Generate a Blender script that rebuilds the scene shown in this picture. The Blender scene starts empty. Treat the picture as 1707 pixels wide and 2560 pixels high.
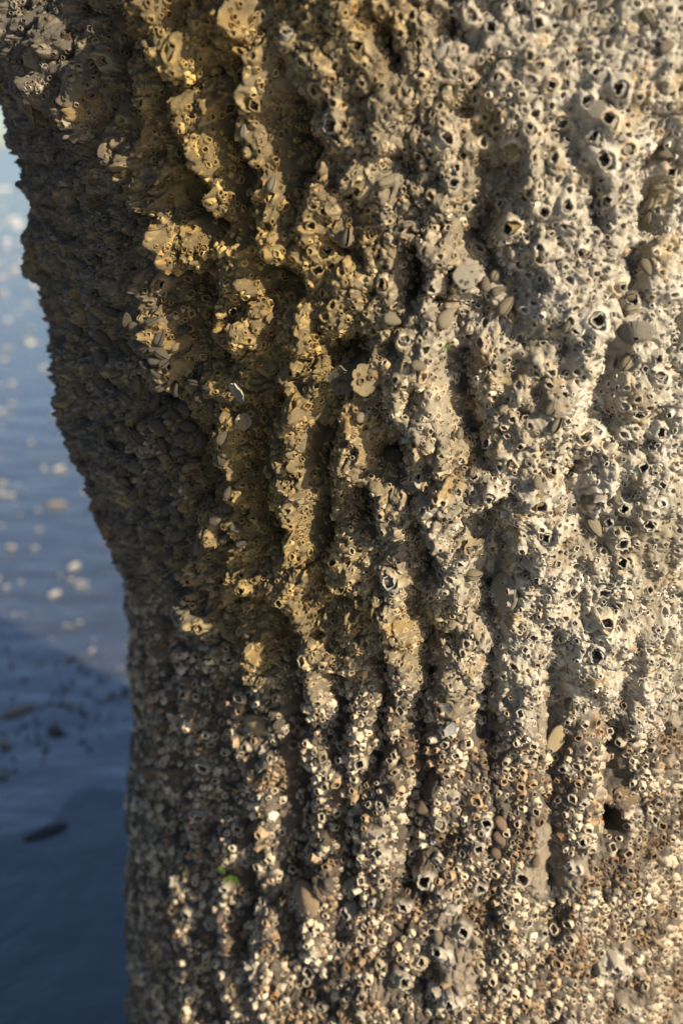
import bpy, math, random
import numpy as np
from mathutils import Vector, Matrix

# ------------------------------------------------------------------ camera, sky, sun
SC = bpy.context.scene
COL = SC.collection
RNG = np.random.default_rng(11)
random.seed(11)
R_ = math.radians

HC = 1.30                                  # camera height over the sand (m)
PITCH = R_(20.08)
LENS = 35.0
FPX = LENS / 36 * 2560                     # focal length in photograph pixels
cam_d = bpy.data.cameras.new('camera')
cam_d.sensor_fit = 'VERTICAL'; cam_d.sensor_height = 36; cam_d.sensor_width = 24
cam_d.lens = LENS
cam_d.clip_start = 0.02; cam_d.clip_end = 6000
cam_d.dof.use_dof = True
cam_d.dof.focus_distance = 0.69
cam_d.dof.aperture_fstop = 4.2
cam = bpy.data.objects.new('camera', cam_d); COL.objects.link(cam)
cam.location = (0, 0, HC)
cam.rotation_euler = (math.pi / 2 - PITCH, 0, 0)
SC.camera = cam

SUN_EL = R_(26); SUN_AZ = R_(49)           # azimuth: right of straight behind the camera
to_sun = Vector((math.sin(SUN_AZ) * math.cos(SUN_EL), -math.cos(SUN_AZ) * math.cos(SUN_EL), math.sin(SUN_EL)))
w = bpy.data.worlds.new('World'); SC.world = w; w.use_nodes = True
wn = w.node_tree; wn.nodes.clear()
sky = wn.nodes.new('ShaderNodeTexSky'); sky.sky_type = 'NISHITA'; sky.sun_disc = False
sky.sun_elevation = SUN_EL
sky.sun_rotation = math.atan2(to_sun.x, to_sun.y)
sky.air_density = 0.75; sky.dust_density = 0.5; sky.ozone_density = 1.3
bg = wn.nodes.new('ShaderNodeBackground'); bg.inputs[1].default_value = 0.056
wo = wn.nodes.new('ShaderNodeOutputWorld')
wn.links.new(sky.outputs[0], bg.inputs[0]); wn.links.new(bg.outputs[0], wo.inputs[0])
sun_d = bpy.data.lights.new('sun', 'SUN'); sun_d.energy = 5.0; sun_d.angle = R_(0.5)
sun_d.color = (1.0, 0.84, 0.62)
sun = bpy.data.objects.new('sun', sun_d); COL.objects.link(sun)
sun.rotation_euler = to_sun.to_track_quat('Z', 'Y').to_euler()
SC.view_settings.view_transform = 'Standard'; SC.view_settings.look = 'None'
SC.view_settings.exposure = 0.85; SC.view_settings.gamma = 1.0
SC.render.engine = 'CYCLES'

# ------------------------------------------------------------------ helpers
def tag(o, label=None, cat=None, group=None, kind=None):
    if label: o['label'] = label
    if cat: o['category'] = cat
    if group: o['group'] = group
    if kind: o['kind'] = kind
    return o

def link(name, me, parent=None, mat=None):
    o = bpy.data.objects.new(name, me); COL.objects.link(o)
    if parent is not None: o.parent = parent
    if mat is not None and me is not None and not me.materials: me.materials.append(mat)
    return o

def empty(name, loc=(0, 0, 0)):
    o = bpy.data.objects.new(name, None); COL.objects.link(o); o.location = loc
    o.empty_display_size = 0.02
    return o

def np_mesh(name, V, F, smooth=True, col=None):
    """V (n,3), F (m,k) with k = 3 or 4"""
    me = bpy.data.meshes.new(name)
    V = np.asarray(V, np.float32); F = np.asarray(F, np.int32)
    k = F.shape[1]
    me.vertices.add(len(V)); me.vertices.foreach_set('co', V.ravel())
    me.loops.add(F.size); me.loops.foreach_set('vertex_index', F.ravel())
    me.polygons.add(len(F))
    me.polygons.foreach_set('loop_start', np.arange(0, F.size, k, dtype=np.int32))
    if smooth: me.polygons.foreach_set('use_smooth', np.ones(len(F), bool))
    if col is not None:
        a = me.attributes.new('tint', 'FLOAT_COLOR', 'POINT')
        c = np.ones((len(V), 4), np.float32); c[:, :3] = col
        a.data.foreach_set('color', c.ravel())
    me.update(calc_edges=True)
    return me

def hash2(ix, iy, seed):
    h = (ix.astype(np.int64) * 374761393 + iy.astype(np.int64) * 668265263 + seed * 982451653) & 0xFFFFFFFF
    h = ((h ^ (h >> 13)) * 1274126177) & 0xFFFFFFFF
    h = ((h ^ (h >> 16)) * 2246822519) & 0xFFFFFFFF
    return ((h ^ (h >> 15)) & 0xFFFFFF) / float(0x1000000)

def pn(x, y, seed=0):
    x = np.asarray(x, float); y = np.asarray(y, float)
    ix = np.floor(x); iy = np.floor(y); fx = x - ix; fy = y - iy
    u = fx * fx * fx * (fx * (fx * 6 - 15) + 10); v = fy * fy * fy * (fy * (fy * 6 - 15) + 10)
    def g(dx, dy):
        a = hash2(ix + dx, iy + dy, seed) * (2 * math.pi)
        return np.cos(a) * (fx - dx) + np.sin(a) * (fy - dy)
    n00, n10, n01, n11 = g(0, 0), g(1, 0), g(0, 1), g(1, 1)
    a = n00 + u * (n10 - n00); b = n01 + u * (n11 - n01)
    return (a + v * (b - a)) * 1.5

def fbm(x, y, octv, seed=0, gain=0.5):
    t = 0; a = 1; f = 1
    for i in range(octv):
        t = t + a * pn(x * f, y * f, seed + 17 * i); a *= gain; f *= 2.03
    return t

def worley(x, y, seed=0):
    ix = np.floor(x); iy = np.floor(y)
    f1 = np.full(x.shape, 9.0); f2 = np.full(x.shape, 9.0); idv = np.zeros(x.shape)
    for dx in (-1, 0, 1):
        for dy in (-1, 0, 1):
            cx = ix + dx; cy = iy + dy
            px_ = cx + hash2(cx, cy, seed); py_ = cy + hash2(cx, cy, seed + 7)
            d = np.hypot(px_ - x, py_ - y)
            nearer = d < f1
            f2 = np.where(nearer, f1, np.minimum(f2, d))
            idv = np.where(nearer, hash2(cx, cy, seed + 3), idv)
            f1 = np.where(nearer, d, f1)
    return f1, f2, idv

def sstep(a, b, x):
    t = np.clip((x - a) / (b - a), 0, 1); return t * t * (3 - 2 * t)

# ---- photograph pixel -> ray, ray -> post or ground
def ray(x, y):
    cx = (np.asarray(x, float) - 853.5) / FPX; cy = -(np.asarray(y, float) - 1280) / FPX
    return np.stack([cx, math.cos(PITCH) + cy * math.sin(PITCH), -math.sin(PITCH) + cy * math.cos(PITCH)], -1)

def ground(x, y, z=0.0):
    d = ray(x, y); t = (z - HC) / d[2]
    return Vector((d[0] * t, d[1] * t, z)), t

XA, YA = 0.17, 1.07                        # the post's axis
RZ = np.array([-.4, 0, .28, .47, .55, .60, .65, .75, .85, .91, .94, 1.0, 1.04, 1.08, 1.14, 1.2, 1.28, 1.33, 1.385, 1.95])
RR = np.array([.462, .460, .449, .437, .430, .425, .416, .413, .410, .412, .418, .429, .441, .450, .455, .460, .463, .472, .480, .474])
_zf = np.linspace(-.4, 1.95, 1200); _rf = np.interp(_zf, RZ, RR) + .006
_rf = np.convolve(np.pad(_rf, 8, 'edge'), np.ones(17) / 17, 'valid')
def Rb(z): return np.interp(z, _zf, _rf)
RM = 0.43                                  # metres of arc per radian in the flat (s, z) chart

def hit(x, y, off=0.0):
    """pixel -> (phi, z, metres per pixel) on the post's base surface"""
    d = ray(x, y); h = d[..., :2]
    aa = (h * h).sum(-1); bb = h[..., 0] * XA + h[..., 1] * YA
    tm = bb / aa
    R = np.full(np.shape(aa), .44)
    for _ in range(25):
        disc = bb * bb - aa * (XA * XA + YA * YA - R * R)
        t = np.where(disc > 0, (bb - np.sqrt(np.maximum(disc, 0))) / aa, tm)
        R = .5 * R + .5 * (Rb(HC + t * d[..., 2]) + off)
    px_ = t * d[..., 0] - XA; py_ = t * d[..., 1] - YA
    return np.arctan2(-px_, -py_), HC + t * d[..., 2], t / FPX

def surf(phi, z, r):
    return np.stack([XA - np.sin(phi) * r, YA - np.cos(phi) * r, z], -1)

# ------------------------------------------------------------------ materials
class NT:
    def __init__(s, name):
        s.m = bpy.data.materials.new(name); s.m.use_nodes = True
        s.t = s.m.node_tree; s.t.nodes.clear()
        s.out = s.n('OutputMaterial'); s.p = s.n('BsdfPrincipled')
        s.t.links.new(s.p.outputs[0], s.out.inputs[0])
    def n(s, kind, **kw):
        nd = s.t.nodes.new('ShaderNode' + kind)
        for k, v in kw.items(): setattr(nd, k, v)
        return nd
    def l(s, a, b): s.t.links.new(a, b)
    def noise(s, scale, detail=3, rough=.55, coord='Object'):
        tc = s.n('TexCoord'); no = s.n('TexNoise')
        no.inputs['Scale'].default_value = scale; no.inputs['Detail'].default_value = detail
        no.inputs['Roughness'].default_value = rough
        s.l(tc.outputs[coord], no.inputs['Vector']); return no.outputs[0]
    def mapr(s, sock, a, b, c, d):
        m = s.n('MapRange'); s.l(sock, m.inputs[0])
        for i, v in zip((1, 2, 3, 4), (a, b, c, d)): m.inputs[i].default_value = v
        return m.outputs[0]
    def mixc(s, fac, a, b, mode='MIX'):
        m = s.n('Mix', data_type='RGBA', blend_type=mode)
        for sock, v in ((m.inputs[0], fac), (m.inputs[6], a), (m.inputs[7], b)):
            if isinstance(v, (int, float)): sock.default_value = v
            elif isinstance(v, tuple): sock.default_value = (*v, 1)
            else: s.l(v, sock)
        return m.outputs[2]
    def bump(s, sock, strength, dist):
        b = s.n('Bump'); b.inputs['Strength'].default_value = strength; b.inputs['Distance'].default_value = dist
        s.l(sock, b.inputs['Height']); s.l(b.outputs[0], s.p.inputs['Normal'])
    def set(s, **kw):
        for k, v in kw.items():
            i = s.p.inputs[k.replace('_', ' ')]
            if hasattr(v, 'is_output'): s.l(v, i)
            elif isinstance(v, tuple): i.default_value = (*v, 1)
            else: i.default_value = v

def crust_material():
    n = NT('barnacle crust')
    at = n.n('Attribute', attribute_name='tint')
    a = n.mapr(n.noise(420, 4), .3, .7, .78, 1.2)
    b = n.mapr(n.noise(1700, 3), .3, .7, .82, 1.18)
    mul = n.n('Math', operation='MULTIPLY'); n.l(a, mul.inputs[0]); n.l(b, mul.inputs[1])
    cc = n.n('CombineColor'); [n.l(mul.outputs[0], cc.inputs[i]) for i in range(3)]
    n.set(Base_Color=n.mixc(1.0, at.outputs[0], cc.outputs[0], 'MULTIPLY'), Roughness=n.mapr(n.noise(90, 3), .3, .7, .58, .9))
    n.p.inputs['Specular IOR Level'].default_value = .4
    n.bump(n.noise(1100, 6, .7), .9, .0014)
    return n.m

def object_tint_material(name, c1, c2, rough=.75, spec=.4, nscale=500, stripe=False):
    """shell: two tones mottled by noise, shifted per object"""
    n = NT(name)
    oi = n.n('ObjectInfo')
    k = n.mapr(n.noise(nscale, 4), .32, .68, 0, 1)
    col = n.mixc(k, c1, c2)
    col = n.mixc(n.mapr(n.noise(nscale * .45, 6, .7), .5, .66, 0, .55), col, tuple(min(.8, 1.25 * v + .03) for v in c2))
    col = n.mixc(n.mapr(n.noise(nscale * .8, 5, .7), .56, .7, 0, .6), col, tuple(.4 * v for v in c1))
    v = n.mapr(oi.outputs['Random'], 0, 1, .72, 1.22)
    cc = n.n('CombineColor'); [n.l(v, cc.inputs[i]) for i in range(3)]
    n.set(Base_Color=n.mixc(1.0, col, cc.outputs[0], 'MULTIPLY'), Roughness=rough)
    n.p.inputs['Specular IOR Level'].default_value = spec
    n.bump(n.noise(nscale * 2.2, 5, .65), .8, .0012 * 500 / nscale)
    return n.m

M_CRUST = crust_material()
M_MUSSEL = object_tint_material('muddy mussel shell', (.15, .125, .08), (.30, .26, .185), nscale=400)
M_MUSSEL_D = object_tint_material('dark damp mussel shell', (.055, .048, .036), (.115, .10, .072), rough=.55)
M_MUSSEL_B = object_tint_material('brown mussel shell', (.15, .10, .065), (.25, .175, .115))
M_LIMPET = object_tint_material('grey limpet shell', (.19, .175, .14), (.36, .335, .27), nscale=350)
M_LIMPET_B = object_tint_material('brown limpet shell', (.17, .12, .065), (.33, .25, .155), rough=.6, nscale=330)
M_OYSTER = object_tint_material('oyster shell', (.20, .155, .08), (.40, .33, .20), nscale=380)
M_OYSTER_RIM = object_tint_material('oyster shell rim', (.58, .52, .40), (.70, .64, .52))
M_NACRE = object_tint_material('nacre', (.16, .165, .15), (.26, .265, .245), rough=.5, spec=.4)
M_WHITE = object_tint_material('bleached shell', (.46, .45, .43), (.74, .72, .68), rough=.6, nscale=45)
M_STONE = object_tint_material('beach pebble', (.16, .165, .18), (.34, .33, .33), rough=.35, nscale=60)
M_ORANGE = object_tint_material('orange shell', (.55, .36, .22), (.74, .62, .48), nscale=60)
M_ALGA = object_tint_material('green alga', (.10, .22, .03), (.20, .34, .05), rough=.5)

def timber_material():
    n = NT('weathered timber')
    tc = n.n('TexCoord'); mp = n.n('Mapping'); mp.inputs['Scale'].default_value = (60, 60, 4)
    n.l(tc.outputs['Object'], mp.inputs[0]); no = n.n('TexNoise'); n.l(mp.outputs[0], no.inputs[0])
    no.inputs['Detail'].default_value = 6
    n.set(Base_Color=n.mixc(n.mapr(no.outputs[0], .3, .7, 0, 1), (.05, .04, .032), (.15, .12, .09)), Roughness=.8)
    n.bump(no.outputs[0], .8, .004)
    return n.m
M_TIMBER = timber_material()

# ------------------------------------------------------------------ the setting: sand, pool, sea
def sand_material():
    n = NT('wet sand')
    k = n.noise(1.6, 5); k2 = n.noise(14, 4)
    base = n.mixc(n.mapr(k, .35, .65, 0, 1), (.06, .062, .062), (.10, .098, .094))
    base = n.mixc(n.mapr(k2, .42, .65, 0, .8), base, (.025, .028, .033))
    n.set(Base_Color=base, Roughness=n.mapr(k, .3, .7, .16, .42))
    n.p.inputs['IOR'].default_value = 1.5
    n.p.inputs['Coat Weight'].default_value = 1.0
    n.p.inputs['Coat Roughness'].default_value = .12
    n.p.inputs['Coat IOR'].default_value = 4.2
    tc = n.n('TexCoord'); mp = n.n('Mapping'); mp.inputs['Scale'].default_value = (2.2, 5.5, 1)
    mp.inputs['Rotation'].default_value = (0, 0, .5)
    n.l(tc.outputs['Object'], mp.inputs[0]); no = n.n('TexNoise'); no.inputs['Scale'].default_value = 1.4
    no.inputs['Detail'].default_value = 6; n.l(mp.outputs[0], no.inputs[0])
    n.bump(no.outputs[0], .28, .05)
    n.l(n.p.inputs['Normal'].links[0].from_socket, n.p.inputs['Coat Normal'])
    return n.m

def quad_sheet(name, x0, x1, y0, y1, z, mat):
    me = bpy.data.meshes.new(name)
    me.from_pydata([(x0, y0, z), (x1, y0, z), (x1, y1, z), (x0, y1, z)], [], [(0, 1, 2, 3)])
    return tag(link(name, me, None, mat), kind='structure')

sand = quad_sheet('wet_sand', -2500, 2500, -400, 4000, 0, sand_material())
n = NT('sea'); n.set(Base_Color=(.22, .30, .36), Roughness=.2); n.bump(n.noise(.9, 4), .1, .1); M_SEA = n.m
sea = quad_sheet('sea', -2500, 2500, 36, 4000, .02, M_SEA)
def pool_material():
    n = NT('pool water')
    at = n.n('Attribute', attribute_name='deep')
    k = n.mapr(n.noise(5, 5), .3, .7, -.35, .35); ad = n.n('Math', operation='ADD', use_clamp=True)
    n.l(k, ad.inputs[0]); n.l(at.outputs['Fac'], ad.inputs[1])
    n.set(Base_Color=n.mixc(ad.outputs[0], (.07, .08, .085), (.055, .08, .09)), Roughness=n.mapr(ad.outputs[0], 0, 1, .3, .08))
    n.p.inputs['Coat Weight'].default_value = 1.0; n.p.inputs['Coat IOR'].default_value = 2.6; n.p.inputs['Coat Roughness'].default_value = .1
    n.bump(n.noise(7, 4), .25, .03)
    n.l(n.p.inputs['Normal'].links[0].from_socket, n.p.inputs['Coat Normal'])
    return n.m
# scour pool round the foot of the post: an uneven outline on the sand, shallow at its edge
pv = []; pf = []; dp = []
NA = 240; rings_ = (1.0, .93, .84, .7, .3)
for k, q in enumerate(rings_):
    for i in range(NA):
        a = i / NA * 2 * math.pi
        rad = 1.10 + .16 * math.sin(2 * a + .6) + .07 * math.sin(5 * a + 1) + .05 * math.sin(9 * a) + .03 * math.sin(17 * a + 1) + .02 * math.sin(31 * a)
        pv.append((XA - .05 + math.cos(a) * rad * q, YA - .05 + math.sin(a) * rad * q, .004)); dp.append((0, .25, .6, 1, 1)[k])
        if k: pf.append(((k - 1) * NA + i, (k - 1) * NA + (i + 1) % NA, k * NA + (i + 1) % NA, k * NA + i))
me = bpy.data.meshes.new('pool'); me.from_pydata(pv, [], pf)
a_ = me.attributes.new('deep', 'FLOAT', 'POINT'); a_.data.foreach_set('value', dp)
tag(link('tide_pool', me, None, pool_material()), kind='structure')

# ------------------------------------------------------------------ the post: relief in the chart (s = RM*phi, z)
POST = empty('encrusted_post', (XA, YA, 0))
tag(POST, 'massive ridged timber post crusted with barnacles standing on the wet beach', 'post')
BACK = Matrix.Translation((-XA, -YA, 0))   # children are built in world space

def seg(a, b, step): return list(np.arange(a, b, step))
D2 = math.pi / 180
cs = seg(-64 * D2 * RM, -22 * D2 * RM, .0026) + seg(-22 * D2 * RM, -17 * D2 * RM, .0016) + seg(-17 * D2 * RM, -11.5 * D2 * RM, .0010) + seg(-11.5 * D2 * RM, 46 * D2 * RM, .00077) + \
     seg(46 * D2 * RM, 72 * D2 * RM, .00105) + seg(72 * D2 * RM, 90 * D2 * RM, .0019)
rows = seg(.20, .47, .0018) + seg(.47, .62, .00105) + seg(.62, 1.40, .00075) + seg(1.40, 1.47, .0016)
S1 = np.array(cs); Z1 = np.array(rows)
SG, ZG = np.meshgrid(S1, Z1)
NR, NC = SG.shape

def chart(pts):
    p = np.array(pts, float); ph, z, m = hit(p[:, 0], p[:, 1], .012)
    return ph * RM, z, m

def polydist(pts, wob=0.0, seed=0):
    s, z, m = chart(pts)
    best = np.full(SG.shape, 9.0)
    X = SG; Y = ZG
    # restrict to the bounding window
    pad = .09
    c0, c1 = np.searchsorted(S1, [s.min() - pad, s.max() + pad]); r0, r1 = np.searchsorted(Z1, [z.min() - pad, z.max() + pad])
    X = SG[r0:r1, c0:c1] + WOBX[r0:r1, c0:c1] * wob; Y = ZG[r0:r1, c0:c1] + WOBY[r0:r1, c0:c1] * wob
    b = np.full(X.shape, 9.0); T = np.zeros(X.shape)
    for i in range(len(s) - 1):
        ax, ay, bx, by = s[i], z[i], s[i + 1], z[i + 1]
        L = (bx - ax) ** 2 + (by - ay) ** 2 + 1e-12
        t = np.clip(((X - ax) * (bx - ax) + (Y - ay) * (by - ay)) / L, 0, 1)
        d = np.hypot(X - ax - t * (bx - ax), Y - ay - t * (by - ay))
        b = np.minimum(b, d)
    return (slice(r0, r1), slice(c0, c1)), b, float(m.mean())

WOBX = fbm(SG * 55, ZG * 45, 2, 5, .35) + 1.1 * pn(SG * 17, ZG * 15, 6); WOBY = fbm(SG * 55, ZG * 45, 2, 9, .35) + 1.1 * pn(SG * 17, ZG * 15, 10)

# lit ridges of the crust as read off the photograph: points, half width (px), height (m)
RIDGES = [
 ([(20,-60),(49,33),(99,99),(137,181),(181,236)], 52, .028),
 ([(330,-60),(351,22),(395,110),(428,219),(461,285),(483,351),(494,428),(510,472)], 42, .026),
 ([(324,190),(329,263),(307,351),(329,417),(373,477),(406,521),(417,603)], 42, .022),
 ([(530,-60),(548,27),(600,120),(603,181),(609,274),(620,384),(631,466),(653,548),(655,600)], 46, .021),
 ([(483,603),(581,631),(598,713),(576,823),(576,866)], 46, .020),
 ([(351,702),(373,800),(395,900)], 34, .024),
 ([(680,40),(700,90)], 34, .013),
 ([(830,-60),(806,55),(768,165),(795,274),(822,340),(784,466),(795,576)], 42, .015),
 ([(880,60),(872,150),(920,250),(900,400),(915,520)], 46, .012),
 ([(757,680),(800,760),(860,700),(900,800)], 60, .013),
 ([(729,800),(729,877),(729,960),(729,1014),(686,1080),(702,1135),(735,1223),(686,1267),(707,1322),(713,1375)], 42, .022),
 ([(718,1430),(707,1503),(740,1560),(775,1650),(781,1755),(748,1864),(759,1974),(792,2056),(792,2139),(770,2400)], 38, .018),
 ([(554,1091),(537,1179),(548,1234)], 30, .016),
 ([(526,1300),(581,1387),(598,1453)], 36, .020),
 ([(440,1180),(432,1250)], 22, .014),
 ([(455,1426),(466,1481),(494,1541)], 30, .016),
 ([(880,1060),(891,1152),(870,1200)], 40, .018),
 ([(870,1340),(830,1400),(850,1440)], 44, .018),
 ([(900,1240),(979,1289),(984,1453),(990,1618),(984,1727),(990,1892),(940,2084),(902,2248),(890,2560)], 44, .018),
 ([(1000,860),(1040,930),(1061,987),(1083,1124),(1083,1234),(1066,1278)], 58, .024),
 ([(1132,1256),(1121,1344),(1154,1453),(1171,1563),(1154,1673),(1154,1755),(1110,1947),(1154,2056),(1203,2139),(1143,2303),(1120,2560)], 48, .019),
 ([(1242,916),(1313,1069),(1290,1190)], 74, .022),
 ([(1110,560),(1085,660),(1070,780)], 34, .014),
 ([(1300,440),(1360,500),(1340,600),(1345,720),(1360,800)], 80, .018),
 ([(1470,640),(1470,760),(1434,960),(1395,1097),(1373,1234),(1368,1371),(1352,1481),(1385,1618),(1319,1755),(1324,1892),(1297,2056),(1302,2166),(1290,2560)], 60, .017),
 ([(1560,280),(1570,480),(1560,620)], 64, .014),
 ([(1640,900),(1615,1015),(1640,1250),(1615,1453)], 100, .016),
 ([(1690,650),(1680,800)], 60, .012),
 ([(1520,1600),(1505,1864),(1467,2029),(1505,2194),(1467,2331),(1470,2560)], 58, .016),
 ([(1660,1640),(1630,1919),(1615,2248),(1610,2560)], 60, .014),
 ([(400,1640),(419,1727),(458,1810),(474,1908),(491,1974),(452,2062),(419,2221),(436,2358),(440,2560)], 32, .018),
 ([(500,1640),(529,1716),(584,1837),(600,1919),(573,2095),(540,2183),(529,2292),(560,2560)], 34, .018),
 ([(610,1600),(639,1727),(655,1810),(666,1892),(628,2029),(640,2200),(650,2560)], 34, .017),
 ([(880,1600),(886,1727),(875,1892),(860,2000)], 40, .016),
 ([(340,1500),(345,1700),(360,1900),(350,2200),(355,2560)], 22, .012),
]
GROOVES = [
 ([(1544,2092),(1546,2120)], 25, .055), ([(1039,1780),(1033,2007),(1000,2250)], 20, .020), ([(1225,1700),(1225,1930)], 20, .018),
 ([(700,1560),(705,1727),(721,1974),(700,2200)], 24, .022), ([(510,1780),(573,2000),(600,2300)], 20, .020),
 ([(1012,1480),(1050,1600),(1066,1720)], 22, .018), ([(1204,1316),(1215,1480),(1222,1673)], 22, .020),
 ([(1160,905),(1150,1000),(1176,1124),(1205,1160)], 30, .026), ([(775,1060),(768,1124),(760,1250),(772,1370)], 26, .024),
 ([(1245,400),(1205,500),(1195,580),(1220,660)], 36, .022), ([(1006,640),(1010,740)], 24, .026), ([(1105,690),(1102,760)], 14, .022),
 ([(1494,470),(1510,530)], 26, .018), ([(1668,400),(1645,470),(1655,560)], 30, .022), ([(1555,880),(1530,960),(1522,1060)], 34, .020),
 ([(1450,1200),(1435,1290)], 36, .020), ([(1290,700),(1300,800)], 40, .014), ([(930,80),(935,140)], 20, .022),
 ([(1110,40),(1130,80)], 28, .020), ([(250,60),(260,150),(300,300)], 40, .016), ([(560,150),(545,300),(570,420),(600,560)], 26, .022),
 ([(700,250),(690,330),(720,440)], 34, .020), ([(470,400),(450,480),(500,560)], 40, .022), ([(420,660),(450,800),(500,880)], 46, .018),
 ([(640,640),(690,700)], 40, .018), ([(320,1000),(470,1100),(500,1240)], 60, .014), ([(620,1050),(610,1200),(640,1330)], 34, .018),
 ([(1020,1330),(1030,1450)], 30, .014), ([(940,1130),(960,1180)], 26, .022), ([(880,1230),(905,1330)], 24, .020),
 ([(1290,1240),(1210,1290),(1150,1330)], 20, .018), ([(1250,1400),(1230,1470)], 28, .018), ([(850,860),(810,900)], 30, .016),
 ([(395,300),(420,380)], 22, .016), ([(640,230),(660,300)], 20, .014), ([(1600,640),(1615,700)], 22, .018), ([(1440,840),(1430,900)], 24, .012),
 ([(820,1700),(830,1850),(840,2050),(860,2300)], 18, .016), ([(930,1640),(935,1800),(930,1950)], 18, .016),
 ([(390,1700),(420,1900),(390,2100)], 16, .014), ([(1400,1700),(1400,1900),(1390,2100),(1400,2350)], 22, .015), ([(1560,1850),(1560,2000)], 20, .012),
]
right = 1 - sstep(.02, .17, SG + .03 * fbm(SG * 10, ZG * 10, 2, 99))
gran = fbm(SG * 75, ZG * 60, 2, 31, .4)
brk = fbm(SG * 20, ZG * 26, 3, 33)         # ridges break up into lumps
H = .006 * fbm(SG * 22, ZG * 18, 4, 1) + .004 * pn(SG * 34 + .6 * WOBX, ZG * 6, 2)
ridge = np.zeros(SG.shape)
for pts, wpx, hg in RIDGES:
    win, d, m = polydist(pts, .0055)
    wm = wpx * m * 1.12
    q_ = d / (wm * (1 + .35 * gran[win]))
    prof = np.sqrt(np.clip(1 - (q_ / 1.45) ** 2, 0, 1)) * .55 + .45 * np.exp(-q_ ** 2 * .9)
    lowz = sstep(.93, .85, ZG[win])
    ridge[win] = np.maximum(ridge[win], hg * (.82 - .22 * lowz) * (1 - .33 * right[win]) * prof * np.clip(1 + .28 * gran[win] + (.5 + .45 * lowz) * brk[win], .12, 1.5))
groove = np.zeros(SG.shape)
for pts, wpx, hg in GROOVES:
    win, d, m = polydist(pts, .005)
    groove[win] = np.maximum(groove[win], (1.35 * hg * (1 - .35 * right[win]) * (1 - .35 * sstep(.93, .85, ZG[win])) if hg < .05 else hg) * np.exp(-(d / (1.1 * wpx * m * (1 + .4 * gran[win]))) ** 2))
low = 1 - sstep(.855, .955, ZG + .03 * fbm(SG * 9, ZG * 9, 3, 77))      # 1 = the lower zone of small barnacles
H = H + ridge - groove - .009
# nodules: clumps and knobs of the crust
def knobs(freq, seed, warp=.4):
    a, b, c = worley(SG * freq + warp * WOBX, ZG * freq + warp * WOBY, seed)
    return np.sqrt(np.clip(1 - (a / .78) ** 2, 0, 1)) * (.25 + .9 * c), b - a
mudmask = sstep(.28, .66, fbm(SG * 13, ZG * 11, 3, 51) + .15 * sstep(.0, .25, SG) * sstep(.42, .30, SG) - .05)
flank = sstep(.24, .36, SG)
_rg = ridge - groove
steep = sstep(.7, 1.6, np.abs(np.gradient(_rg, axis=1) / np.gradient(S1)[None, :]))
fine = 1 - .35 * steep
mudmask = mudmask * (1 - .65 * sstep(.12, .26, SG))
gold = sstep(.08, .20, SG) * (1 - low)
k0, e0 = knobs(42, 13); k1, e1 = knobs(100, 3); k2, e2 = knobs(215, 8); k3, e3 = knobs(420, 21, .25)
pit = sstep(.22, .62, fbm(SG * 40, ZG * 36, 2, 91)) * (1 - low)                 # dark cavities between the clumps
H += (1 - low) * ((.0065 + .003 * flank) * (1 - .55 * right) * k0 + (1 - .65 * mudmask) * fine * (.0042 + .0025 * flank) * (1 - .35 * right) * k1)
H += low * (.0022 * k0 + .0024 * k1)
H += fine * ((1 - .75 * mudmask) * (.0021 + .0005 * flank + .0006 * gold) * k2 + (1 - .6 * mudmask) * (.0010 + .0007 * gold) * k3)
H -= .0135 * pit * (1 - .6 * mudmask) * (1 - .62 * right)
crack = np.exp(-(e1 / .13) ** 2) * sstep(-.1, .35, fbm(SG * 30, ZG * 30, 2, 95)) + .8 * np.exp(-(e0 / .07) ** 2) * sstep(-.2, .3, fbm(SG * 20, ZG * 20, 2, 96))
H -= .0055 * crack * (1 - .5 * mudmask) * fine * (1 - .4 * right)
H += (.0007 + .0007 * gold) * fbm(SG * 210, ZG * 210, 2, 97)
bold = sstep(.20, .32, SG) * (1 - low)       # coarse clumps stand out of the weather flank
kb, eb = knobs(27, 41, .6)
H += bold * .011 * kb * sstep(-.25, .25, fbm(SG * 9, ZG * 8, 2, 43))
H += mudmask * (1 - low) * (.0010 * fbm(SG * 120, ZG * 90, 3, 93))
H -= .004
HM = H.copy()                              # relief before barnacles

# ---- albedo of the crust: shell, ochre film, silt, bare timber
def mixv(a, b, t): return a * (1 - t[..., None]) + np.asarray(b) * t[..., None]
film = sstep(-.01, .24, SG + .05 * fbm(SG * 14, ZG * 12, 3, 61))                 # ochre film grows to the weather side
film = np.clip(film * (1 - .65 * low) , 0, 1)
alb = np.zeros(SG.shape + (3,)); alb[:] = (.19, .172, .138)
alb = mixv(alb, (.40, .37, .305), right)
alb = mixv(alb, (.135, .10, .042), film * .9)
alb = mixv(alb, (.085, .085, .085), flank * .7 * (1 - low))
och = sstep(.25, .75, fbm(SG * 30, ZG * 26, 3, 63)) * (1 - low)
alb = mixv(alb, (.30, .20, .065), och * .6)
alb = mixv(alb, (.175, .145, .095), mudmask * (1 - low) * .7 * (1 - .6 * flank))
alb = mixv(alb, (.06, .048, .037), low * .88)
brown = sstep(.2, .6, fbm(SG * 24, ZG * 18, 3, 67)) * low
alb = mixv(alb, (.15, .105, .075), brown * .6)
siltc = sstep(.22, .42, fbm(SG * 17 + 4, ZG * 10, 3, 131)) * low * (.4 + .6 * right)
alb = mixv(alb, (.23, .195, .15), siltc * .9)
CRE = np.array((.57, .53, .45)); OCR = np.array((.40, .285, .105)); LOWC = np.array((.58, .495, .365)); FLK = np.array((.185, .185, .18))

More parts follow.
